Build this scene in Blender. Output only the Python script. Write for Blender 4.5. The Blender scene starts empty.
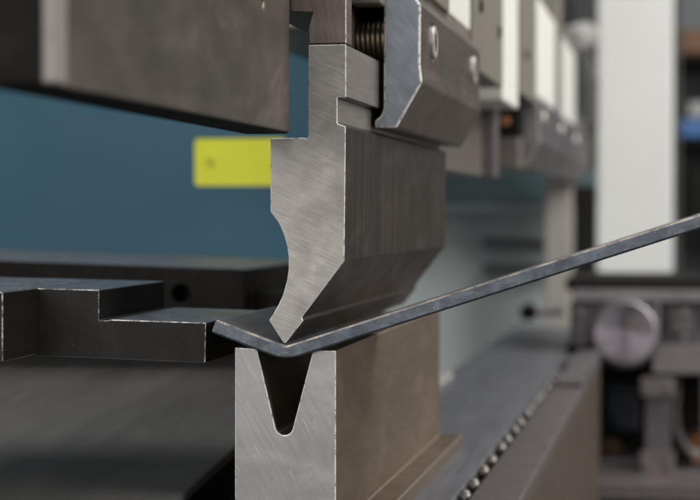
import bpy, bmesh, math, random
from mathutils import Vector, Matrix, Euler
random.seed(7)
S = bpy.context.scene
C = S.collection

# ------------------------------------------------------------------ camera
F = 2000.0                      # focal length in pixels of a 700 px wide picture
PHI = -math.atan(38/F)
PSI = math.atan(330/F*math.cos(PHI))
CAM = Vector((0, -1.0, 0))
ROT = Euler((math.pi/2+PHI, 0, PSI), 'XYZ').to_matrix()
cd = bpy.data.cameras.new('camera'); cam = bpy.data.objects.new('camera', cd); C.objects.link(cam)
cam.location = CAM; cam.rotation_euler = (math.pi/2+PHI, 0, PSI)
cd.sensor_width = 36; cd.lens = 36*F/700; cd.clip_start = .02; cd.clip_end = 60
S.camera = cam

def P(px, py, Y=0.0):
    """world point standing at depth Y that the picture shows at (px, py)"""
    d = ROT @ Vector((px-350, 250-py, -F))
    return CAM + d*((Y-CAM.y)/d.y)
def XO(off): return P(680-off, 212, 0).x
def ZO(off): return P(480, 212+off, 0).z
foc = P(300, 250, 0)
cd.dof.use_dof = True
cd.dof.focus_distance = (foc-CAM).dot(ROT @ Vector((0, 0, -1)))
cd.dof.aperture_fstop = 10.0

# ------------------------------------------------------------------ nodes
class NT:
    def __init__(s, name):
        s.m = bpy.data.materials.new(name); s.m.use_nodes = True
        s.t = s.m.node_tree; s.b = s.t.nodes['Principled BSDF']
        s.tc = s.n('ShaderNodeTexCoord')
        s.p = s.tc.outputs['Object']
    def n(s, kind, **kw):
        x = s.t.nodes.new(kind)
        for k, v in kw.items(): setattr(x, k, v)
        return x
    def l(s, a, b): s.t.links.new(a, b)
    def math(s, op, a, b=None, clamp=False):
        x = s.n('ShaderNodeMath', operation=op, use_clamp=clamp)
        for i, v in enumerate((a, b)):
            if v is None: continue
            if isinstance(v, (int, float)): x.inputs[i].default_value = v
            else: s.l(v, x.inputs[i])
        return x.outputs[0]
    def dot(s, v):
        x = s.n('ShaderNodeVectorMath', operation='DOT_PRODUCT'); s.l(s.p, x.inputs[0]); x.inputs[1].default_value = v
        return x.outputs['Value']
    def comb(s, a, b, c=0):
        x = s.n('ShaderNodeCombineXYZ')
        for i, v in enumerate((a, b, c)):
            if isinstance(v, (int, float)): x.inputs[i].default_value = v
            else: s.l(v, x.inputs[i])
        return x.outputs[0]
    def noise(s, vec, scale=1, detail=3, rough=.55, dist=0):
        x = s.n('ShaderNodeTexNoise'); x.inputs['Scale'].default_value = scale
        x.inputs['Detail'].default_value = detail; x.inputs['Roughness'].default_value = rough
        x.inputs['Distortion'].default_value = dist
        s.l(vec, x.inputs['Vector']); return x.outputs['Fac']
    def rng(s, v, a, b, c, d):
        x = s.n('ShaderNodeMapRange'); s.l(v, x.inputs[0])
        for i, q in enumerate((a, b, c, d)): x.inputs[i+1].default_value = q
        return x.outputs[0]
    def mix(s, f, a, b, mode='MIX'):
        x = s.n('ShaderNodeMix', data_type='RGBA', blend_type=mode)
        if isinstance(f, (int, float)): x.inputs[0].default_value = f
        else: s.l(f, x.inputs[0])
        for i, v in ((6, a), (7, b)):
            if isinstance(v, (tuple, list)): x.inputs[i].default_value = (*v[:3], 1)
            else: s.l(v, x.inputs[i])
        return x.outputs[2]
    def set(s, col=None, rough=None, metal=None, bump=None, bs=.1, bd=.0002):
        for k, v in (('Base Color', col), ('Roughness', rough), ('Metallic', metal)):
            if v is None: continue
            i = s.b.inputs[k]
            if isinstance(v, (int, float)): i.default_value = v
            elif isinstance(v, (tuple, list)): i.default_value = (*v[:3], 1)
            else: s.l(v, i)
        if bump is not None:
            x = s.n('ShaderNodeBump'); x.inputs['Strength'].default_value = bs; x.inputs['Distance'].default_value = bd
            s.l(bump, x.inputs['Height']); s.l(x.outputs[0], s.b.inputs['Normal'])
        return s.m

def scratch(g, across, along, f1, f2, lo=.35, hi=.65):
    v = g.comb(g.math('MULTIPLY', g.dot(across), f1), g.math('MULTIPLY', g.dot(along), f2), 0)
    return g.rng(g.noise(v, 1, 3, .6), lo, hi, 0, 1)

def steel(name, colA, colB, rough=.38, metal=.9, across=(1, 0, 0), along=(0, 0, 1), f1=1800, f2=50,
          smudge=45, smear=.35, speck=0.0, bs=.08, rvar=.12, stain=None, stainamt=.5, arcs=None, ylong=.35, haze=0, fineamt=.45, finedir=68, spectint=(.6, .55, .48)):
    """machined steel: fine grinding lines, hand smears, specks"""
    g = NT(name)
    if arcs:
        cx, cz = arcs
        dx = g.math('SUBTRACT', g.dot((1, 0, 0)), cx); dz = g.math('SUBTRACT', g.dot((0, 0, 1)), cz)
        r = g.math('SQRT', g.math('ADD', g.math('MULTIPLY', dx, dx), g.math('MULTIPLY', dz, dz)))
        a = g.math('ARCTAN2', dz, dx)
        wob = g.math('MULTIPLY', g.noise(g.p, 30, 2), .006)
        v = g.comb(g.math('MULTIPLY', g.math('ADD', r, wob), f1), g.math('MULTIPLY', a, f2*.1), 0)
        st = g.rng(g.noise(v, 1, 3, .6), .3, .7, 0, 1)
    else:
        st = scratch(g, across, along, f1, f2, .3, .7)
    if not arcs:
        v2 = g.comb(g.math('MULTIPLY', g.dot(across), f1*.23), g.math('MULTIPLY', g.dot(along), f2*.35), 3)
        st = g.math('MULTIPLY', st, g.rng(g.noise(v2, 1, 3, .6), .3, .65, .35, 1))
    fine = g.rng(g.noise(g.comb(g.math('MULTIPLY', g.dot((math.sin(math.radians(finedir)), .2, math.cos(math.radians(finedir)))), 2200), g.math('MULTIPLY', g.dot((math.cos(math.radians(finedir)), .3, -math.sin(math.radians(finedir)))), 55), 5), 1, 2, .5, .5), .68, .75, 0, fineamt)
    pl = g.n('ShaderNodeVectorMath', operation='MULTIPLY'); g.l(g.p, pl.inputs[0]); pl.inputs[1].default_value = (1, ylong, 1); pl = pl.outputs[0]
    sm = g.rng(g.noise(pl, smudge, 5, .6, .4), .3, .72, 0, 1)
    sm2 = g.rng(g.noise(pl, smudge*.35, 3, .5), .3, .7, 0, 1)
    c = g.mix(st, colA, colB)
    c = g.mix(g.math('MULTIPLY', sm, smear), c, tuple(x*.55 for x in colA))
    c = g.mix(fine, c, tuple(min(1, x*1.6) for x in colB))
    if haze:
        hz = g.rng(g.noise(pl, smudge*.8, 6, .62, 1.2), .48, .72, 0, haze)
        c = g.mix(hz, c, tuple(min(1, x*2.1) for x in colB))
    if stain:
        c = g.mix(g.math('MULTIPLY', sm2, stainamt), c, stain)
    if speck:
        vo = g.n('ShaderNodeTexNoise'); vo.inputs['Scale'].default_value = 900; vo.inputs['Detail'].default_value = 2
        g.l(g.p, vo.inputs['Vector'])
        k = g.rng(vo.outputs['Fac'], .68, .76, 0, speck)
        c = g.mix(k, c, spectint)
    ro = g.math('ADD', g.math('ADD', g.math('MULTIPLY', st, rvar*.6), g.math('MULTIPLY', sm, rvar)), rough-rvar*.6, True)
    return g.set(c, ro, metal, st, bs)

def plain(name, col, rough=.5, metal=0.0, var=.25, scale=30, bs=.05):
    g = NT(name)
    n = g.rng(g.noise(g.p, scale, 5, .6, .3), .3, .7, 0, 1)
    n2 = g.noise(g.p, scale*12, 2)
    c = g.mix(g.math('MULTIPLY', n, var), col, tuple(x*.5 for x in col))
    ro = g.math('ADD', g.math('MULTIPLY', n, .15), rough-.05, True)
    return g.set(c, ro, metal, n2, bs, .0005)

ang = math.radians(-24)
DA, DL = (-math.sin(ang), 0, math.cos(ang)), (math.cos(ang), 0, math.sin(ang))
M = {}
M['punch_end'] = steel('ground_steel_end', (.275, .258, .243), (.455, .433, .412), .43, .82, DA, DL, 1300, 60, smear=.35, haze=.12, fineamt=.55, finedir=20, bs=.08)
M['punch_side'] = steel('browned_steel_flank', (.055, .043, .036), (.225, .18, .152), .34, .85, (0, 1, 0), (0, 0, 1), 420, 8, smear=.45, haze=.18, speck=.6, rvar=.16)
M['die_end'] = steel('scratched_steel_end', (.31, .302, .295), (.40, .392, .385), .40, .82, (.87, 0, .5), (-.5, 0, .87), 900, 26, smear=.45, smudge=34, haze=.14, fineamt=.9, finedir=62, bs=.05)
M['die_side'] = steel('oiled_steel_flank', (.25, .20, .15), (.33, .265, .205), .42, .8, (0, 0, 1), (0, 1, 0), 500, 40, smudge=25, smear=.4, speck=.9, stain=(.18, .135, .095), haze=.25, fineamt=.3)
M['edge'] = None
g = NT('worn_edge_highlight')
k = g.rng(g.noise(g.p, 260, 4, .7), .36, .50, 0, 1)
M['edge'] = g.set(g.mix(k, (.30, .28, .26), (.88, .86, .83)), .45, .35, g.noise(g.p, 1200, 2), .4, .0004)  # edge wear together with the highlight a bevel catches, painted in
M['clamp_end'] = steel('cut_steel_blue_sheen', (.20, .225, .255), (.30, .33, .37), .40, .85, (.8, 0, .6), (-.6, 0, .8), 500, 60, smear=.4, speck=.6, spectint=(.8, .82, .85))  # blue reflected by the cut face is put into the base colour
M['clamp_side'] = steel('dark_clamp_flank', (.20, .165, .145), (.25, .21, .188), .36, .85, (0, 0, 1), (0, 1, 0), 700, 30, smear=.35, haze=.2, speck=.5, rvar=.16)
M['holder'] = steel('brown_holder_steel', (.15, .12, .105), (.30, .25, .225), .45, .75, (1, 0, .2), (-.2, 0, 1), 1500, 50, smear=.3)
M['plate'] = steel('smudged_beam_steel', (.165, .145, .125), (.20, .175, .152), .42, .8, (0, 0, 1), (0, 1, 0), 50, 22, smudge=14, smear=.6, haze=.55, rvar=.25, bs=.01)
M['black'] = plain('blackened_steel', (.013, .012, .011), .55, 0, .5, 60)
M['blackface'] = steel('black_oxide_face', (.018, .0165, .015), (.03, .027, .025), .5, .4, (1, 0, 0), (0, 0, 1), 500, 80, smear=.4, speck=.5, spectint=(.16, .14, .12))
M['blacktop'] = steel('black_top_sheen', (.11, .122, .14), (.20, .22, .245), .38, .6, (1, .3, 0), (-.3, 1, 0), 300, 40, smudge=28, smear=.55, haze=.25, ylong=.6, rvar=.25)  # top faces of black steel coloured lighter for the light they reflect
M['sheet'] = steel('mill_scale', (.14, .15, .168), (.185, .20, .22), .36, .6, (1, 0, 0), (0, 1, 0), 400, 20, smudge=60, smear=.4, haze=.12, speck=.3)
M['sheet_edge'] = steel('sheared_edge', (.075, .088, .108), (.165, .187, .218), .36, .75, (0, 0, 1), (1, 0, 0), 160, 70, smudge=110, smear=.6, speck=.5, spectint=(.55, .50, .44), fineamt=.7, finedir=5, haze=.15, bs=.3)
M['arris'] = None
g = NT('tan_worn_highlight')
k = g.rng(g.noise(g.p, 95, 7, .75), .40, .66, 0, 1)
M['arris'] = g.set(g.mix(k, (.13, .13, .14), (.62, .55, .47)), .42, .5, g.noise(g.p, 900, 2), .5, .0005)  # broken tan wear plus a painted highlight along the sheet's top edge
M['lilac'] = plain('lilac_grey_steel', (.225, .20, .212), .36, .65, .75, 34)
M['greytop'] = steel('oily_table_steel', (.24, .245, .28), (.34, .35, .385), .38, .7, (1, 0, 0), (0, 1, 0), 200, 8, smear=.4)
M['browngrey'] = plain('brown_grey_steel', (.20, .175, .155), .45, .55, .4, 18)
M['palegrey'] = plain('pale_rail_paint', (.34, .33, .32), .45, 0, .3, 20)
M['beige'] = plain('beige_grey_paint', (.205, .185, .16), .45, .1, .4, 22)
M['white'] = plain('white_paint', (.70, .70, .66), .45, 0, .10, 14)
M['column'] = plain('pale_column_paint', (.60, .605, .59), .5, 0, .16, 4)
M['blue'] = plain('teal_blue_paint', (.055, .150, .220), .55, 0, .2, 6)
M['yellow'] = plain('yellow_sticker', (.95, .97, .03), .5, 0, .10, 40)
M['mark'] = plain('faded_mark', (.74, .74, .04), .6, 0, .4, 200)
M['darkgrey'] = steel('dark_grey_table', (.085, .083, .08), (.115, .112, .108), .55, .2, (1, 0, 0), (0, 1, 0), 60, 6, smear=.3, haze=.25, smudge=12)
M['wall'] = plain('grey_workshop_wall', (.16, .18, .18), .8, 0, .3, 2)
M['floor'] = plain('dark_floor', (.05, .048, .045), .7, 0, .4, 3)
M['teal'] = plain('dark_teal_paint', (.06, .10, .11), .5, 0, .2, 6)
M['palet'] = plain('pale_teal_paint', (.60, .68, .68), .5, 0, .15, 6)
M['brown'] = plain('brown_board', (.16, .08, .04), .6, 0, .3, 8)
M['bluebin'] = plain('blue_plastic', (.05, .14, .36), .4, 0, .1, 8)
M['brass'] = plain('brassy_wire', (.42, .36, .26), .3, .9, .2, 200)
M['bolt'] = plain('worn_bolt_steel', (.60, .57, .55), .36, .6, .5, 250)
M['carriage'] = plain('purple_grey_casting', (.135, .118, .13), .40, .5, .75, 30)
M['strip'] = plain('chamfer_highlight_paint', (.33, .30, .285), .5, .3, .4, 60)  # pale colour standing in for a chamfer catching light
M['apron'] = plain('dark_brown_apron', (.115, .09, .072), .45, .4, .7, 22)
M['navy'] = plain('navy_paint', (.02, .03, .05), .5, 0, .2, 20)
M['tang_side'] = steel('ground_tang_flank', (.30, .275, .255), (.40, .37, .345), .45, .75, (0, 0, 1), (0, 1, 0), 700, 30, smudge=80, smear=.5, speck=.3)
M['railtop'] = steel('rail_top_sheen', (.13, .145, .165), (.22, .24, .265), .42, .4, (1, .3, 0), (-.3, 1, 0), 200, 40, smudge=30, smear=.5)  # grazing bluish reflection put into the rail top's colour
M['screw'] = plain('dull_screw_steel', (.26, .24, .225), .40, .85, .75, 500)
M['barsteel'] = plain('greasy_bar_steel', (.19, .165, .165), .40, .6, .75, 40)
g = NT('chipped_edge_highlight')
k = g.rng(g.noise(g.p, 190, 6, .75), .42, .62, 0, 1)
M['chip_highlight'] = g.set(g.mix(k, (.07, .065, .06), (.86, .85, .83)), .45, .35, g.noise(g.p, 900, 2), .5, .0005)  # chips mixed with a painted white edge highlight
M['farside'] = plain('lilac_brown_flank', (.20, .175, .18), .38, .7, .7, 30)
M['softedge'] = plain('soft_rim_highlight', (.36, .32, .28), .42, .6, .5, 120)  # soft rim highlight painted on the die's remaining edges
M['slot'] = plain('grey_teal_slot', (.10, .12, .12), .5, 0, .3, 20)
M['postpaint'] = plain('dusty_post_paint', (.30, .28, .255), .55, 0, .3, 20)
M['orange'] = plain('copper_nut', (.45, .20, .08), .45, .5, .3, 40)

for q_ in ('black', 'blue', 'blackface', 'darkgrey'): M[q_].node_tree.nodes['Principled BSDF'].inputs['Specular IOR Level'].default_value = .25
M['black'].node_tree.nodes['Principled BSDF'].inputs['Specular IOR Level'].default_value = .1
# ------------------------------------------------------------------ building
def wloc(o):
    v = Vector((0, 0, 0))
    while o is not None:
        v = v + Vector(o.location); o = o.parent
    return v
def thing(name, label, cat, loc, group=None):
    o = bpy.data.objects.new(name, None); C.objects.link(o); o.location = loc; o.empty_display_size = .02
    return tag(o, label, cat, group)
def tag(o, label, cat, group=None):
    o['label'] = label; o['category'] = cat
    if group: o['group'] = group
    return o
def bake(o):
    dg = bpy.context.evaluated_depsgraph_get(); dg.update()
    me = bpy.data.meshes.new_from_object(o.evaluated_get(dg))
    me.name = o.name
    o.modifiers.clear(); o.data = me
def obj(name, bm, mats, parent=None, bevel=0, bevmat=None, cut=None, seg=2, smooth=False, keep=None, paint=None, alt=None):
    """link bm (world coordinates) as one mesh; origin at its base when top-level, else at the parent"""
    mats = [M[m] if isinstance(m, str) else m for m in (mats if isinstance(mats, (list, tuple)) else [mats])]
    bmesh.ops.recalc_face_normals(bm, faces=bm.faces)
    if parent is None:
        xs = [v.co for v in bm.verts]
        off = Vector(((min(v.x for v in xs)+max(v.x for v in xs))/2, (min(v.y for v in xs)+max(v.y for v in xs))/2, min(v.z for v in xs)))
    else: off = wloc(parent)
    bmesh.ops.translate(bm, vec=-off, verts=bm.verts)
    if smooth:
        for f in bm.faces: f.smooth = True
    me = bpy.data.meshes.new(name); bm.to_mesh(me); bm.free()
    for m in mats: me.materials.append(m)
    o = bpy.data.objects.new(name, me); C.objects.link(o)
    if parent is None: o.location = off
    else: o.parent = parent
    cutters = []
    for cb in (cut or []):
        bmesh.ops.recalc_face_normals(cb, faces=cb.faces)
        cm = bpy.data.meshes.new('cutter'); cb.to_mesh(cm); cb.free()
        co = bpy.data.objects.new('cutter', cm); C.objects.link(co); cutters.append(co)
        md = o.modifiers.new('b', 'BOOLEAN'); md.operation = 'DIFFERENCE'; md.object = co; md.solver = 'EXACT'
    if bevel:
        md = o.modifiers.new('v', 'BEVEL'); md.width = bevel; md.segments = seg; md.limit_method = 'ANGLE'; md.angle_limit = math.radians(28)
        if bevmat is not None: md.material = bevmat
    if cut or bevel: bake(o)
    if keep:                                    # wear and painted highlight stay only on the arrises that keep picks
        for f in o.data.polygons:
            if f.material_index == bevmat:
                c, n = f.center+off, f.normal
                if not keep(c, n): f.material_index = alt if alt is not None else (1 if n.x > -.2 or len(mats) < 3 else 0)
    if paint:
        for f in o.data.polygons: f.material_index = paint(f.center+off, f.normal, f.material_index)
    for co in cutters: bpy.data.objects.remove(co)
    return o
def prism(pts, y0, y1, end=0, side=0, bm=None, sidemats=None):
    """pts: (x, z) outline extruded along y"""
    bm = bm or bmesh.new()
    a = [bm.verts.new((p[0], y0, p[1])) for p in pts]; b = [bm.verts.new((p[0], y1, p[1])) for p in pts]
    f = bm.faces.new(a); f.material_index = end
    f = bm.faces.new(b[::-1]); f.material_index = end
    n = len(pts)
    for i in range(n):
        f = bm.faces.new((a[i], a[(i+1) % n], b[(i+1) % n], b[i]))
        f.material_index = sidemats.get(i, side) if sidemats else side
    return bm
def px(pts, Y): return [(P(x, y, Y).x, P(x, y, Y).z) for x, y in pts]
def box(x0, x1, y0, y1, z0, z1, bm=None, mat=0):
    return prism([(x0, z0), (x1, z0), (x1, z1), (x0, z1)], y0, y1, mat, mat, bm)
def pbox(x0, y0, x1, y1, Y, dep, bm=None, mat=0):
    a = P(x0, y1, Y); b = P(x1, y0, Y)
    return box(a.x, b.x, Y, Y+dep, a.z, b.z, bm, mat)
def cyl(c, axis, r, h, n=32, bm=None, r2=None, mat=0):
    bm = bm or bmesh.new()
    q = Vector(axis).normalized().to_track_quat('Z', 'Y').to_matrix().to_4x4()
    res = bmesh.ops.create_cone(bm, cap_ends=True, segments=n, radius1=r, radius2=r if r2 is None else r2, depth=h,
                                matrix=Matrix.Translation(c) @ q)
    return bm
def coil(c, r, wire, pitch, turns):
    """helix with its axis along x, starting at c"""
    bm = bmesh.new(); ring = None; N = 24
    for i in range(int(turns*N)+1):
        t = i/N*2*math.pi
        p = Vector((c.x+pitch*i/N, c.y+r*math.cos(t), c.z+r*math.sin(t)))
        d = Vector((pitch/(2*math.pi), -r*math.sin(t), r*math.cos(t))).normalized()
        n1 = Vector((0, math.cos(t), math.sin(t))); n2 = d.cross(n1)
        new = [bm.verts.new(p+wire*(math.cos(k*math.pi/5)*n1+math.sin(k*math.pi/5)*n2)) for k in range(10)]
        if ring:
            for k in range(10): bm.faces.new((ring[k], ring[(k+1) % 10], new[(k+1) % 10], new[k]))
        else: bm.faces.new(new)
        ring = new
    bm.faces.new(ring[::-1]); return bm
def struct(o): o['kind'] = 'structure'; return o
def copy_tree(o, dy, label, group=None):
    c = o.copy(); C.objects.link(c); c.location = Vector(o.location)+Vector((0, dy, 0)); c['label'] = label
    if group: c['group'] = group
    for ch in list(o.children):
        k = ch.copy(); C.objects.link(k); k.parent = c
        for g in list(ch.children):
            s = g.copy(); C.objects.link(s); s.parent = k
    return c

# ------------------------------------------------------------------ the setting
struct(obj('floor', box(-6, 6, -4, 8, -1.06, -1.0), 'floor'))
struct(obj('wall', box(-6, 6, 6, 6.1, -1.0, 3), 'wall'))

# ------------------------------------------------------------------ punch
LEN = .44
prof = [(308.5, 45), (346, 44.2), (346, 97.5), (337.3, 97.8), (337.3, 123.5), (345.6, 126.5), (344.3, 261),
        (301.8, 317.5), (303.2, 320.8), (285.5, 343.3), (283.5, 343), (269, 320.4), (274, 312.5), (279, 303.5), (283.5, 293), (286.5, 282), (288.5, 270),
        (288.6, 258), (287, 246), (284.2, 236), (280.8, 227.5), (276.5, 220), (270.4, 212), (270.2, 138.6), (304.5, 137.6), (306.2, 138.8), (308.2, 136.4)]
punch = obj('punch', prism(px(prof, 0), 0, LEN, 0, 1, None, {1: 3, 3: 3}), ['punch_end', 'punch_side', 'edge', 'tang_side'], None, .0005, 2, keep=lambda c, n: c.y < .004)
tag(punch, 'steel goose-necked bending punch whose tip presses into the bent sheet', 'punch')

# ------------------------------------------------------------------ tool holder above the punch
hl = P(330, 0, .2)
holder = thing('tool_holder', 'brown steel tool holder block sitting on the tang of the punch', 'tool holder', (hl.x, .22, hl.z))
hp = [(346, 43.4), (346, -70), (262, -70), (262, 11.2), (312.5, 12.4), (309.6, 22), (308.2, 28), (308.5, 44.2)]
a = P(318, 52, 0); b = P(352, -50, 0)
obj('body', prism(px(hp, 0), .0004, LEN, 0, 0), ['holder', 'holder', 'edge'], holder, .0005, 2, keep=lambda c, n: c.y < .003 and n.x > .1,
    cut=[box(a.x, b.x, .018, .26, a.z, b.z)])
obj('spring', coil(P(358, 42, .13), .0106, .0014, .0029, 7), 'brass', holder, smooth=True)
obj('spacer', pbox(350, -40, 381, 4.2, .092, .02), 'beige', holder, .0012)

# ------------------------------------------------------------------ clamp jaws
YC = .11
cp = [(384, -45), (383.4, 108), (380.5, 116), (374.5, 120.5), (374.8, 128), (396.4, 128.2), (422.2, 82.4), (420.2, 64), (420.6, 5), (411, -10), (412, -45)]
def clamp_bolts(parent, xs, ys, zc, r):
    for y in ys:
        ay = Vector((0, y, zc))
        bo = obj('bolt', cyl(Vector((xs+.0005, y, zc)), (1, 0, 0), r*.88, .008, 40), ['bolt', 'black'], parent, .0014,
                 cut=[cyl(Vector((xs+.0050, y, zc)), (1, 0, 0), r*.54, .009, 6)],
                 paint=lambda c, n, k: 1 if math.hypot(c.y-y, c.z-zc) < r*.53 and c.x < xs+.0036 else k)  # socket walls coloured black for the shade inside the recess
        obj('socket', cyl(Vector((xs+.0009, y, zc)), (1, 0, 0), r*.5, .0006, 6), 'black', bo)
cx = P(420.4, 40, YC).x
c0 = P(400, 128, YC)
clamp = thing('clamp_jaw', 'nearest dark steel clamp jaw with worn highlighted edges, two socket bolts, gripping the punch', 'clamp jaw', (c0.x, .28, c0.z),
              'clamp jaws in a row under the ram')
zb = P(433, 43, .165).z
RB = .0112
def jaw(parent, y0, y1, bolts, mats=('clamp_end', 'clamp_side', 'edge')):
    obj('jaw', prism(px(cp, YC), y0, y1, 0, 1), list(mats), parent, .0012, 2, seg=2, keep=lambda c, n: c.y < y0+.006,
        cut=[cyl(Vector((cx, y, zb)), (1, 0, 0), RB, .012, 48) for y in bolts])
    clamp_bolts(parent, cx-.0022, bolts, zb, RB)
jaw(clamp, YC, .445, (.165, .395))
# the far jaws of the same row
fj = thing('clamp_jaw', 'long far clamp jaw, blurred lilac steel, reaching back to the pale column', 'clamp jaw', (c0.x, 1.6, c0.z), 'clamp jaws in a row under the ram')
jaw(fj, 1.06, 2.2, (1.14, 1.45, 1.8), ('lilac', 'farside', 'edge'))

# opened second station: a long tool bar with an end flange
tb = thing('tool_bar', 'blurred brown tool bar with lilac end flange behind the nearest clamp jaw', 'tool bar', (P(470, 178, .6).x, .66, P(490, 178, .86).z))
q0 = P(482, 177, .84); xq = q0.x
obj('bar', box(xq-.045, xq, .47, .84, q0.z, q0.z+.085), ['browngrey'], tb, .0015)
obj('end_flange', pbox(478, 92, 497, 179, .842, .022), ['lilac'], tb, .003)
gp = thing('locking_block', 'black locking block with a copper nut between two far clamp jaws', 'locking block', (P(508, 138, .95).x, .95, P(508, 138, .95).z))
obj('block', pbox(499, 108, 520, 136, .95, .05), 'black', gp, .001)
obj('nut', cyl(P(505, 121, .946), (0, 1, 0), .0055, .008, 6), 'orange', gp, .0006)
obj('foot', pbox(496, 136, 519, 168, .952, .05), 'browngrey', gp, .001)

# ------------------------------------------------------------------ ram fittings above the clamps
xh = cx-.003
def ram_block(name, label, cat, y0, y1, bot, mat, top=-.0, holes=(), group=None, dx=0.0):
    z0 = -ZO(bot)-0  # bot: px above the horizon at the clamp's depth
    z0 = abs(ZO(bot))
    bm = box(xh-.06, xh+dx, y0, y1, z0, z0+.16+top)
    return bm
def rb_z(p_x, p_y):
    """height at which the plane x = xh passes picture point (p_x, p_y)"""
    d = ROT @ Vector((p_x-350, 250-p_y, -F)); t = (xh-CAM.x)/d.x
    return CAM.z+d.z*t
def rb_y(p_x):
    d = ROT @ Vector((p_x-350, 150, -F)); t = (xh-CAM.x)/d.x
    return CAM.y+d.y*t
def ram_plate(label, xa, xb, pyb, xr, holes, group='beige holder plates along the ram', zt=.36):
    y0, y1 = rb_y(xa), rb_y(xb); z0 = rb_z(xr, pyb)
    t = thing('holder_plate', label, 'holder plate', (xh-.03, (y0+y1)/2, z0), group)
    obj('plate', box(xh-.06, xh, y0, y1, z0, zt), ['beige'], t, .0015)
    for hx, hy in holes:
        yy = rb_y(hx); zz = rb_z(hx, hy)
        obj('screw', cyl(Vector((xh, yy, zz)), (1, 0, 0), .005, .004, 20), 'black', t, .0006)
def ram_cover(label, xa, xb, pyb, xr, zt=.36):
    y0, y1 = rb_y(xa), rb_y(xb); z0 = rb_z(xr, pyb)
    o = obj('cover_strip', box(xh-.05, xh-.001, y0, y1, z0, zt), ['white'], None, .002)
    tag(o, label, 'cover strip', 'white cover strips between the holder plates')
ram_plate('beige holder plate right above the nearest clamp jaw', 424, 449.5, 13, 449, [])
ram_cover('white cover strip nearest the camera, above the nearest clamp jaw', 451, 471.5, 32, 472)
ram_plate('beige holder plate with small black screws above the second bolt of the nearest jaw', 473, 503, 86, 500, [(480, 6), (499, 32)])
ram_cover('long white cover strip ending above the black locking block', 505, 519, 105, 512)
ram_plate('beige holder plate between the long and the rounded white strips', 521, 536.5, 100, 530, [(526, 55)])
ram_cover('white cover strip with dark cap above the third clamp jaw', 538.5, 556, 111, 548, rb_z(548, 10))
ram_plate('narrow beige holder plate next to the farthest white strip', 558.5, 562, 122, 560, [])
ram_cover('farthest and shortest white cover strip close to the pale column', 563.5, 576, 127, 570, rb_z(570, 46))
# wedge between the strip and the jaw
o = obj('filler_bar', box(xh-.055, xh-.002, rb_y(450), rb_y(472.5), P(421, 5, YC).z+.001, rb_z(472, 32)-.0005), ['beige'], None, .0006)
tag(o, 'beige filler bar under the nearest white cover strip', 'filler bar')
# ram beam that carries them
o = obj('ram_beam', box(xh-.065-.12, xh-.064, .46, 3.0, .135, .9), ['browngrey'], None, .003)
tag(o, 'brown grey ram beam behind the row of holder plates', 'ram beam')
o = obj('hose_fitting', cyl(P(579, 38, 2.1), (.3, 1, .2), .022, .07, 24), ['palegrey'], None, .004)
tag(o, 'pale round fitting blurred beside the top of the column', 'fitting')

# ------------------------------------------------------------------ front beam plate, upper left
yb0, yb1 = -.395, -.012
xb = P(290, 60, yb1).x
zbm = P(290, 134, yb1).z
bp = thing('beam_plate', 'smudged steel beam plate coming towards the camera at upper left', 'beam plate', (xb-.007, (yb0+yb1)/2, zbm))
h = P(263.5, 3, -.05)
yy = yb0+.36
d = ROT @ Vector((263.5-350, 250-2, -F)); t_ = (xb-CAM.x)/d.x; hp_ = CAM+d*t_
obj('plate', prism([(xb-.024, zbm), (xb, zbm), (xb, zbm+.16), (xb-.024, zbm+.16)], yb0, yb1, 1, 0, None, {0: 1}), ['plate', 'black', 'edge'], bp, .0022, None, seg=3,
    cut=[cyl(hp_, (1, 0, 0), .0022, .012, 24)])
o = obj('chamfer_highlight', box(xb-.004, xb+.0012, yb0-.0015, yb0+.0095, zbm+.001, zbm+.16), ['strip'], bp, .001)  # added strip that paints the bright chamfer highlight of the plate end

# ------------------------------------------------------------------ sheet
def sheet():
    tp = []; bt = []
    th = 14.2
    a1 = math.atan2(345.6-319, 285.5-215.5); a2 = math.atan2(345.6-214, 700-285.5)
    tip = Vector((285.5, 345.8)); r = 5.0; RO = 42.0
    # left arm direction (up-left), right arm direction (up-right), picture y down
    L = Vector((-math.cos(a1), -math.sin(a1))); R_ = Vector((math.cos(a2), -math.sin(a2)))
    nL = Vector((math.sin(a1), -math.cos(a1))); nR = Vector((-math.sin(a2), -math.cos(a2)))   # up normals
    # inner arc centre above the tip
    n0 = (nL+nR).normalized(); k = r/n0.dot(nL)
    c = tip+n0*k
    pts_t = [tip+L*74.5, tip+L*50, tip+L*28]; pts_b = [p-nL*th for p in pts_t]
    A0 = math.atan2(-nL.y, -nL.x); A1 = math.atan2(-nR.y, -nR.x)
    N = 14
    co_ = tip-n0*(th/n0.dot(nL))+n0*(RO/n0.dot(nL))
    for i in range(N+1):
        a = A0+(A1-A0)*i/N; u = Vector((math.cos(a), math.sin(a)))
        pts_t.append(c+u*r); pts_b.append(co_+u*RO)
    for q in (90, 160, 240, 330, 420, 520):
        p = tip+R_*q; pts_t.append(p); pts_b.append(p-nR*th)
    return pts_t, pts_b
pt, pb = sheet()
SY0, SY1 = -.004, .146
bm = bmesh.new()
def V(p, y): w = P(p.x, p.y, SY0); return bm.verts.new((w.x, y, w.z))
tf = [V(p, SY0) for p in pt]; tk = [V(p, SY1) for p in pt]; bf = [V(p, SY0) for p in pb]; bk = [V(p, SY1) for p in pb]
for i in range(len(pt)-1):
    for q, m, sm in (((tf[i], tf[i+1], tk[i+1], tk[i]), 0, 1), ((bf[i], bk[i], bk[i+1], bf[i+1]), 0, 1), ((tf[i], bf[i], bf[i+1], tf[i+1]), 1, 0), ((tk[i], tk[i+1], bk[i+1], bk[i]), 1, 0)):
        f = bm.faces.new(q); f.material_index = m; f.smooth = bool(sm)
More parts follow.
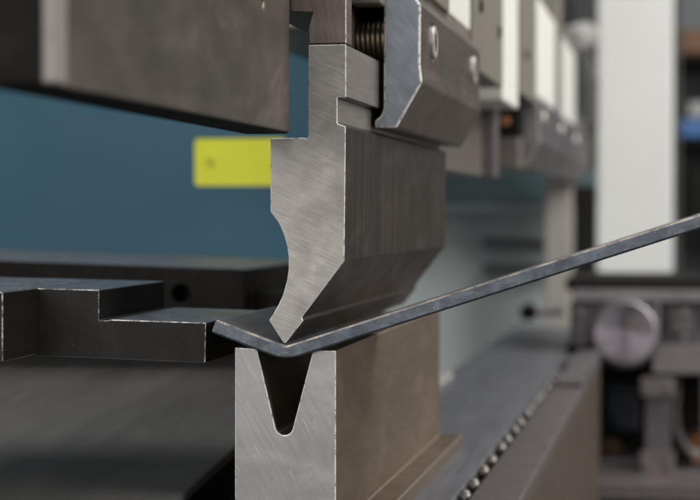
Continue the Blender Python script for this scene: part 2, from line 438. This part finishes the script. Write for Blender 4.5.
for i in (0, -1):
    f = bm.faces.new((tf[i], tk[i], bk[i], bf[i])); f.material_index = 1
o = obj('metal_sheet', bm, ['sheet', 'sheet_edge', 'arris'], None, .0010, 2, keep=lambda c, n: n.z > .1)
tag(o, 'dark bent steel sheet with scuffed edge lying in the mouth of the die', 'metal sheet')

# ------------------------------------------------------------------ die
dp = [(234.8, 347.4), (255.2, 348.6), (257.4, 350.6), (275.6, 428.5), (278, 432.5), (282, 434.8), (286.5, 435), (290, 433.2), (292.2, 429.8),
      (312.3, 352.6), (314.5, 350.2), (335.8, 350.6), (335.8, 530), (368, 530.5), (368, 551), (203, 551), (203, 530), (234.8, 530)]
sm_ = {1: 0}
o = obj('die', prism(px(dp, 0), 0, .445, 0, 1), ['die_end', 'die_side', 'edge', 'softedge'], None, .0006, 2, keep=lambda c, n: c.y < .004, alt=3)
tag(o, 'steel block die with a V groove under the bent sheet', 'die')

# ------------------------------------------------------------------ lower beam
zt = ZO(340)
lb = thing('lower_beam', 'blurred grey lower beam of the press carrying the die and a row of screws', 'lower beam', (XO(300), .8, zt-.25))
obj('table_top', box(XO(480), XO(266), -.08, 2.0, zt-.0085, zt), ['greytop'], lb, .001)
obj('edge_rail', box(XO(478), XO(456), .46, 1.05, zt+.0005, zt+.006), ['palegrey'], lb, .001)
obj('channel', box(XO(265), XO(250), -.08, 1.38, zt-.0085, zt-.006), ['black'], lb)
obj('side_bar', box(XO(249), XO(186), -.08, 1.38, zt-.0085, zt+.001), ['barsteel'], lb, .002)
obj('apron', box(XO(470), XO(187), -.06, 1.37, zt-.30, zt-.009), ['apron'], lb, .002)
obj('apron_bolt', cyl(P(558, 440, .93), (1, 0, 0), .006, .02, 20), ['brass'], lb, .001)
obj('stop_block', box(XO(238), XO(188), .95, 1.36, zt+.002, zt+.009), ['lilac'], lb, .002)
xr = XO(258)
y = .205
k = 0
while y < 1.2:
    bm = cyl(Vector((xr, y, zt-.0025)), (0, 0, 1), .0036, .0065, 20)
    bmesh.ops.create_uvsphere(bm, u_segments=16, v_segments=10, radius=.0033, matrix=Matrix.Translation((xr, y, zt+.0010)) @ Matrix.Diagonal((1, 1, .6, 1)))
    obj('screw', bm, ['screw'], lb, smooth=True)
    y += (.052, .066, .058, .074)[k % 4]; k += 1

# ------------------------------------------------------------------ back gauge finger
FG = thing('gauge_finger', 'stepped black back gauge finger with bright edges left of the bent sheet', 'gauge finger', (P(120, 362, 0).x, .06, P(120, 363, 0).z))
fp = [(-100, 284.6), (99.6, 289.8), (99.6, 320.4), (108, 320.2), (111, 319.4), (206.5, 322.6), (205.6, 363), (-100, 350)]
obj('finger', prism(px(fp, 0), -.001, .132, 0, 0, None, {0: 1, 3: 1, 4: 1}), ['blackface', 'blacktop', 'chip_highlight'], FG, .0005, 2, keep=lambda c, n: c.y < .004 and n.z > -.3)
fb = [(-120, 290.5), (2.8, 292), (2.8, 362), (-120, 360)]
obj('side_block', prism(px(fb, -.056), -.056, .12, 0, 0, None, {0: 1}), ['blackface', 'blacktop', 'chip_highlight'], FG, .0006, 2, keep=lambda c, n: c.y < -.05 and n.z > -.3)

# rail behind
RL = thing('gauge_rail', 'blurred black back gauge rail with a round hole behind the finger', 'gauge rail', (P(120, 310, .4).x, .5, P(120, 310, .4).z))
rp = [(-200, 253), (246, 269), (246, 318), (-200, 318)]
obj('rail', prism(px(rp, .4), .4, .67, 0, 0, None, {0: 1}), ['black', 'railtop', 'railtop'], RL, .002, None,
    cut=[cyl(P(180.5, 294, .4), (0, 1, 0), .0062, .05, 32)])
obj('rail_foot', pbox(247, 292, 330, 330, .43, .3), ['black', 'blacktop'], RL, .0015, None)

# dark support table under the gauge
st_ = thing('gauge_table', 'dark grey support table under the back gauge at lower left', 'support table', (XO(1000), .6, ZO(330)))
z1 = ZO(300)
bm = bmesh.new()
zf = P(0, 326, .62).z
def slope(x0, x1, lift, th):
    m0 = [(x, y, z+l) for x in (x0, x1) for y, z in ((-.05, ZO(300)), (.62, zf)) for l in (lift, lift-th)]
    v = [bm.verts.new(q) for q in m0]
    for q in ((0, 1, 3, 2), (4, 6, 7, 5), (0, 2, 6, 4), (1, 5, 7, 3), (0, 4, 5, 1), (2, 3, 7, 6)): bm.faces.new([v[i] for i in q])
slope(XO(2300), XO(500), 0, .006)
obj('sloping_cover', bm, ['darkgrey'], st_, .002)
bm = bmesh.new(); slope(XO(2200), XO(1050), .0025, .002)
obj('seam_strip', bm, ['darkgrey'], st_, .001)
obj('base', box(XO(2200), XO(620), .02, .61, -1.0, ZO(300)-.012), ['black'], st_, .003)

# blue panel with a sticker
yp = .86
bl = thing('machine_guard', 'large teal blue machine guard in soft focus behind the back gauge', 'machine guard', (P(150, 300, yp).x, yp+.02, -1.0))
a = P(-260, 330, yp); b = P(345, -300, yp)
obj('panel', box(a.x, b.x, yp, yp+.04, -1.0, b.z), ['blue'], bl, .003)
a = P(195, 186, yp); b = P(286, 138.5, yp)
bm = bmesh.new()
r = .004; pts = []
for (ccx, ccz, a0) in ((b.x-r, b.z-r, 0), (a.x+r, b.z-r, 90), (a.x+r, a.z+r, 180), (b.x-r, a.z+r, 270)):
    for i in range(6):
        t = math.radians(a0+90*i/5); pts.append((ccx+r*math.cos(t), ccz+r*math.sin(t)))
sk = obj('sticker', prism(pts, yp-.0012, yp-.0002), ['yellow'], bl); sk['label'] = 'bright yellow rectangular sticker'
obj('mark', cyl(P(210, 162, yp-.0018), (0, 1, 0), .0048, .0008, 20), ['mark'], sk)

# ------------------------------------------------------------------ right background
yc = 2.6
o = obj('column', pbox(596, -420, 675, 285, yc, .15), ['column'], None, .006)
me = o.data
zmin = min(v.co.z for v in me.vertices)
for v in me.vertices:
    if v.co.z < zmin+.02: v.co.z += -1.0-(o.location.z+zmin)
tag(o, 'pale grey square column standing upright behind the sheet', 'column')

ym = 1.45
mc = thing('carriage', 'purple grey machine carriage with a round handwheel at right', 'machine carriage', (P(640, 330, ym).x, ym, -1.0))
obj('top_plate', pbox(566, 279, 790, 291, ym+.03, .25), ['black'], mc, .002)
obj('ledge', pbox(572, 291.5, 790, 302, ym-.01, .22), ['lilac'], mc, .002)
obj('housing', pbox(570, 302.5, 660, 352, ym, .2), ['carriage'], mc, .004)
obj('side_housing', pbox(661, 303, 790, 346, ym+.02, .2), ['carriage'], mc, .003)
obj('lower_ledge', pbox(652, 346.5, 790, 374, ym-.01, .2), ['lilac'], mc, .002)
obj('leg', pbox(644, 374.5, 671, 640, ym, .03), ['carriage'], mc, .002)
obj('leg', pbox(700, 374.5, 727, 640, ym, .03), ['carriage'], mc, .002)
obj('crossbar', pbox(590, 458, 643.5, 478, ym+.05, .03), ['lilac'], mc, .002)
obj('crossbar', pbox(671.5, 472, 699.5, 486, ym-.02, .03), ['lilac'], mc, .002)
obj('back_panel', pbox(575, 345, 800, 640, ym+.23, .02), ['black'], mc)  # added black sheet standing in for the shaded recess under the carriage
# handwheel with a turned, slightly dished face
bm = bmesh.new(); c = P(625, 333, ym-.05); R0 = 32*.0005*(1+ym-.05)
rings = [(0, .0012), (R0*.3, .001), (R0*.94, 0), (R0, .001), (R0, .05)]
prev = None
for rr, dz in rings:
    ring = [bm.verts.new((c.x+max(rr, 1e-4)*math.cos(i*math.pi/24), c.y+dz, c.z+max(rr, 1e-4)*math.sin(i*math.pi/24))) for i in range(48)]
    if prev:
        for i in range(48): bm.faces.new((prev[i], prev[(i+1) % 48], ring[(i+1) % 48], ring[i]))
    else: bm.faces.new(ring)
    prev = ring
bm.faces.new(prev[::-1])
g = NT('turned_wheel_face')
w_ = g.noise(g.comb(g.math('MULTIPLY', g.math('SQRT', g.math('ADD', g.math('POWER', g.dot((1, 0, 0)), 2), g.math('POWER', g.dot((0, 0, 1)), 2))), 500), 0, 0), 1, 3)
g.set(g.mix(g.rng(w_, .35, .65, 0, 1), (.17, .15, .17), (.30, .27, .30)), .3, .95)
tan = g.n('ShaderNodeTangent', direction_type='RADIAL', axis='Y'); g.l(tan.outputs[0], g.b.inputs['Tangent']); g.b.inputs['Anisotropic'].default_value = .85
M['wheel'] = g.m
hw = thing('handwheel', 'round turned steel handwheel with brass hub on the purple grey carriage', 'handwheel', (c.x, c.y, c.z))
obj('disc', bm, ['wheel'], hw, .0015)
obj('hub', cyl(P(632, 321, ym-.056), (0, 1, 0), .0055, .008, 20), ['browngrey'], hw, .001,
    cut=[cyl(P(632, 321, ym-.06), (0, 1, 0), .003, .006, 16)])

o = obj('cable_box', pbox(690, 436, 720, 470, ym+.1, .06), ['orange'], None, .004); tag(o, 'small rusty orange box low between the carriage legs', 'box')
o = obj('valve_knob', cyl(P(613, 446, ym+.1), (0, 1, 0), .012, .05, 20), ['brown'], None, .003); tag(o, 'dark brown knob under the handwheel above the crossbar', 'knob')
o = obj('motor_cover', pbox(603, 385, 640, 432, ym+.16, .05), ['navy'], None, .006); tag(o, 'dark navy cover in the recess under the handwheel', 'cover')
def cable(name, label, pts, rad, mat):
    cu = bpy.data.curves.new(name, 'CURVE'); cu.dimensions = '3D'; cu.bevel_depth = rad; cu.bevel_resolution = 4
    sp = cu.splines.new('BEZIER'); sp.bezier_points.add(len(pts)-1)
    for bp_, p in zip(sp.bezier_points, pts): bp_.co = p; bp_.handle_left_type = bp_.handle_right_type = 'AUTO'
    t = bpy.data.objects.new('tmp', cu); C.objects.link(t)
    dg = bpy.context.evaluated_depsgraph_get(); me = bpy.data.meshes.new_from_object(t.evaluated_get(dg)); bpy.data.objects.remove(t)
    bm = bmesh.new(); bm.from_mesh(me); o = obj(name, bm, [mat], None, smooth=True)
    return tag(o, label, 'cable')
cable('cable', 'black cable sagging through the recess under the handwheel', [P(600, 372, ym+.14), P(612, 425, ym+.1), P(632, 440, ym+.08), P(641, 380, ym+.12)], .004, 'black')
cable('cable', 'grey cable hanging between the carriage legs at the right edge', [P(676, 380, ym+.1), P(682, 440, ym+.06), P(700, 452, ym+.08), P(715, 390, ym+.1)], .005, 'palegrey')
for q in ((580, 312), (580, 343), (652, 311), (654, 342), (684, 312), (684, 338)):
    obj('bolt', cyl(P(*q, ym-.001), (0, 1, 0), .0042, .012, 16), ['screw'], mc, .001)
obj('bearing_ring', cyl(P(624, 333, ym-.012), (0, 1, 0), R0*1.12, .02, 48), ['darkgrey'], mc, .002)
obj('slide_block', pbox(672, 308, 693, 334, ym-.004, .02), ['darkgrey'], mc, .002)
obj('side_rib', pbox(655, 303, 660, 345, ym-.012, .012), ['lilac'], mc, .001)
obj('gib_strip', pbox(566, 346, 592, 351, ym-.012, .012), ['black'], mc, .001)
obj('leg_plate', pbox(640, 378, 675, 396, ym-.012, .011), ['barsteel'], mc, .001)
obj('leg_plate', pbox(640, 452, 675, 476, ym-.012, .011), ['barsteel'], mc, .001)
for q in ((646, 387), (669, 387), (646, 464), (669, 464)):
    obj('bolt', cyl(P(*q, ym-.013), (0, 1, 0), .004, .008, 6), ['screw'], mc, .0006)
o = obj('drip_tray', pbox(566, 484, 760, 500, ym-.1, .3), ['barsteel'], None, .003); tag(o, 'greasy metal tray low in front of the carriage', 'tray')
o = obj('clamp_lever', prism(px([(578, 60), (590, 52), (598, 80), (597, 128), (584, 126), (586, 90)], 2.25), 2.25, 2.3), ['darkgrey'], None, .003); tag(o, 'dark bent lever beside the top of the column', 'lever')
# odds and ends behind the press
yq = 2.2
o = obj('machine_cabinet', pbox(380, 205, 566, 420, yq+.2, .3), ['palet'], None, .01); tag(o, 'pale teal cabinet blurred behind the punch and the sheet', 'cabinet')
o = obj('cross_beam', pbox(380, 172, 596, 204, yq+.1, .08), ['teal'], None, .005); tag(o, 'dark teal beam above the pale teal cabinet', 'beam')
for yy, l in ((239, 'upper grey slot bar across the pale teal cabinet'), (264, 'lower grey slot bar across the pale teal cabinet')):
    o = obj('slot_bar', pbox(482, yy, 572, yy+8, yq+.17, .025), ['slot'], None, .002); tag(o, l, 'bar', 'grey bars across the cabinet')
o = obj('post', pbox(543, 178, 572, 640, yq, .05), ['postpaint'], None, .004); tag(o, 'brown grey post in front of the pale teal cabinet', 'post')
o = obj('post', pbox(573, 186, 596, 640, yq+.05, .05), ['black'], None, .004); tag(o, 'black post close to the left side of the column', 'post')
o = obj('end_stop', cyl(P(529, 312, 1.75), (0, 1, 0), .012, .03, 24), ['black'], None, .003); tag(o, 'small round black end stop at the far end of the lower beam', 'end stop')
o = obj('stop_rod', cyl(P(545, 311, 1.75), (1, .3, 0), .007, .05, 16), ['palegrey'], None, .002); tag(o, 'short pale rod beside the round black end stop', 'rod')

ysf = 3.2
sh = thing('shelf_rack', 'dark storage shelf rack at the right edge behind the column', 'shelf rack', (P(720, 250, ysf).x, ysf+.2, -1.0))
a = P(676, 300, ysf); b = P(900, -300, ysf)
obj('back_panel', box(a.x, b.x, ysf+.36, ysf+.38, -1.0, b.z), ['wall'], sh)
for yy in (57, 139, 232):
    obj('shelf', pbox(676, yy, 900, yy+7, ysf, .35), ['black'], sh, .003)
obj('upright', pbox(676, -300, 682, 660, ysf-.03, .028), ['darkgrey'], sh, .002)
o = obj('board_box', pbox(679, 27, 860, 56, ysf+.02, .25), ['brown'], None, .01); tag(o, 'brown box on the upper shelf at the right edge', 'box')
o = obj('storage_bin', prism(px([(678, 119), (870, 119), (862, 138.3), (681, 138.3)], ysf+.02), ysf+.02, ysf+.25), ['bluebin'], None, .006); tag(o, 'blue storage bin on the middle shelf at the right edge', 'bin')
o = obj('paper_stack', pbox(688, 100, 850, 118.5, ysf+.04, .2), ['palegrey'], None, .004); tag(o, 'grey stack lying on the blue storage bin', 'stack')
o = obj('dark_crate', pbox(684, 165, 860, 231.5, ysf+.02, .25), ['black'], None, .01); tag(o, 'black crate on the lower shelf at the right edge', 'crate')

# ------------------------------------------------------------------ light
W = bpy.data.worlds.new('World'); S.world = W; W.use_nodes = True
bg = W.node_tree.nodes['Background']; bg.inputs[0].default_value = (.92, .95, 1, 1); bg.inputs[1].default_value = .16
def area(name, loc, target, w, h, power, col=(1, 1, 1)):
    l = bpy.data.lights.new(name, 'AREA'); l.shape = 'RECTANGLE'; l.size = w; l.size_y = h; l.energy = power; l.color = col
    o = bpy.data.objects.new(name, l); C.objects.link(o); o.location = loc
    o.rotation_euler = (Vector(target)-Vector(loc)).to_track_quat('-Z', 'Y').to_euler()
    return o
area('workshop_lamp_front', (-.9, -2.8, .9), (-.2, 0, 0), 2.8, 2.0, 60, (1, .97, .935))
area('workshop_lamp_top', (-.2, .6, 2.3), (-.2, .6, 0), 3.0, 2.6, 55, (1, .98, .96))
area('fill_lamp_right', (2.1, -.2, .9), (-.1, .8, 0), 1.4, 1.4, 40, (1, .95, .88))  # added fill without a visible source, brightens the white strips
area('fill_lamp_low', (1.5, 1.5, -.25), (-.1, .3, 0), .9, .7, 3, (1, .90, .80))  # added unseen lamp for pale reflections on the bevelled flanks
area('fill_lamp_back', (1.3, .9, 1.3), (.0, 2.6, -.2), 1.2, 1.0, 45, (1, .98, .95))  # added unseen lamp that brightens the column and background

S.view_settings.view_transform = 'Standard'; S.view_settings.look = 'None'; S.view_settings.gamma = 1
S.view_settings.exposure = 0
S.render.engine = 'CYCLES'
S.cycles.use_denoising = True
S.cycles.max_bounces = 8
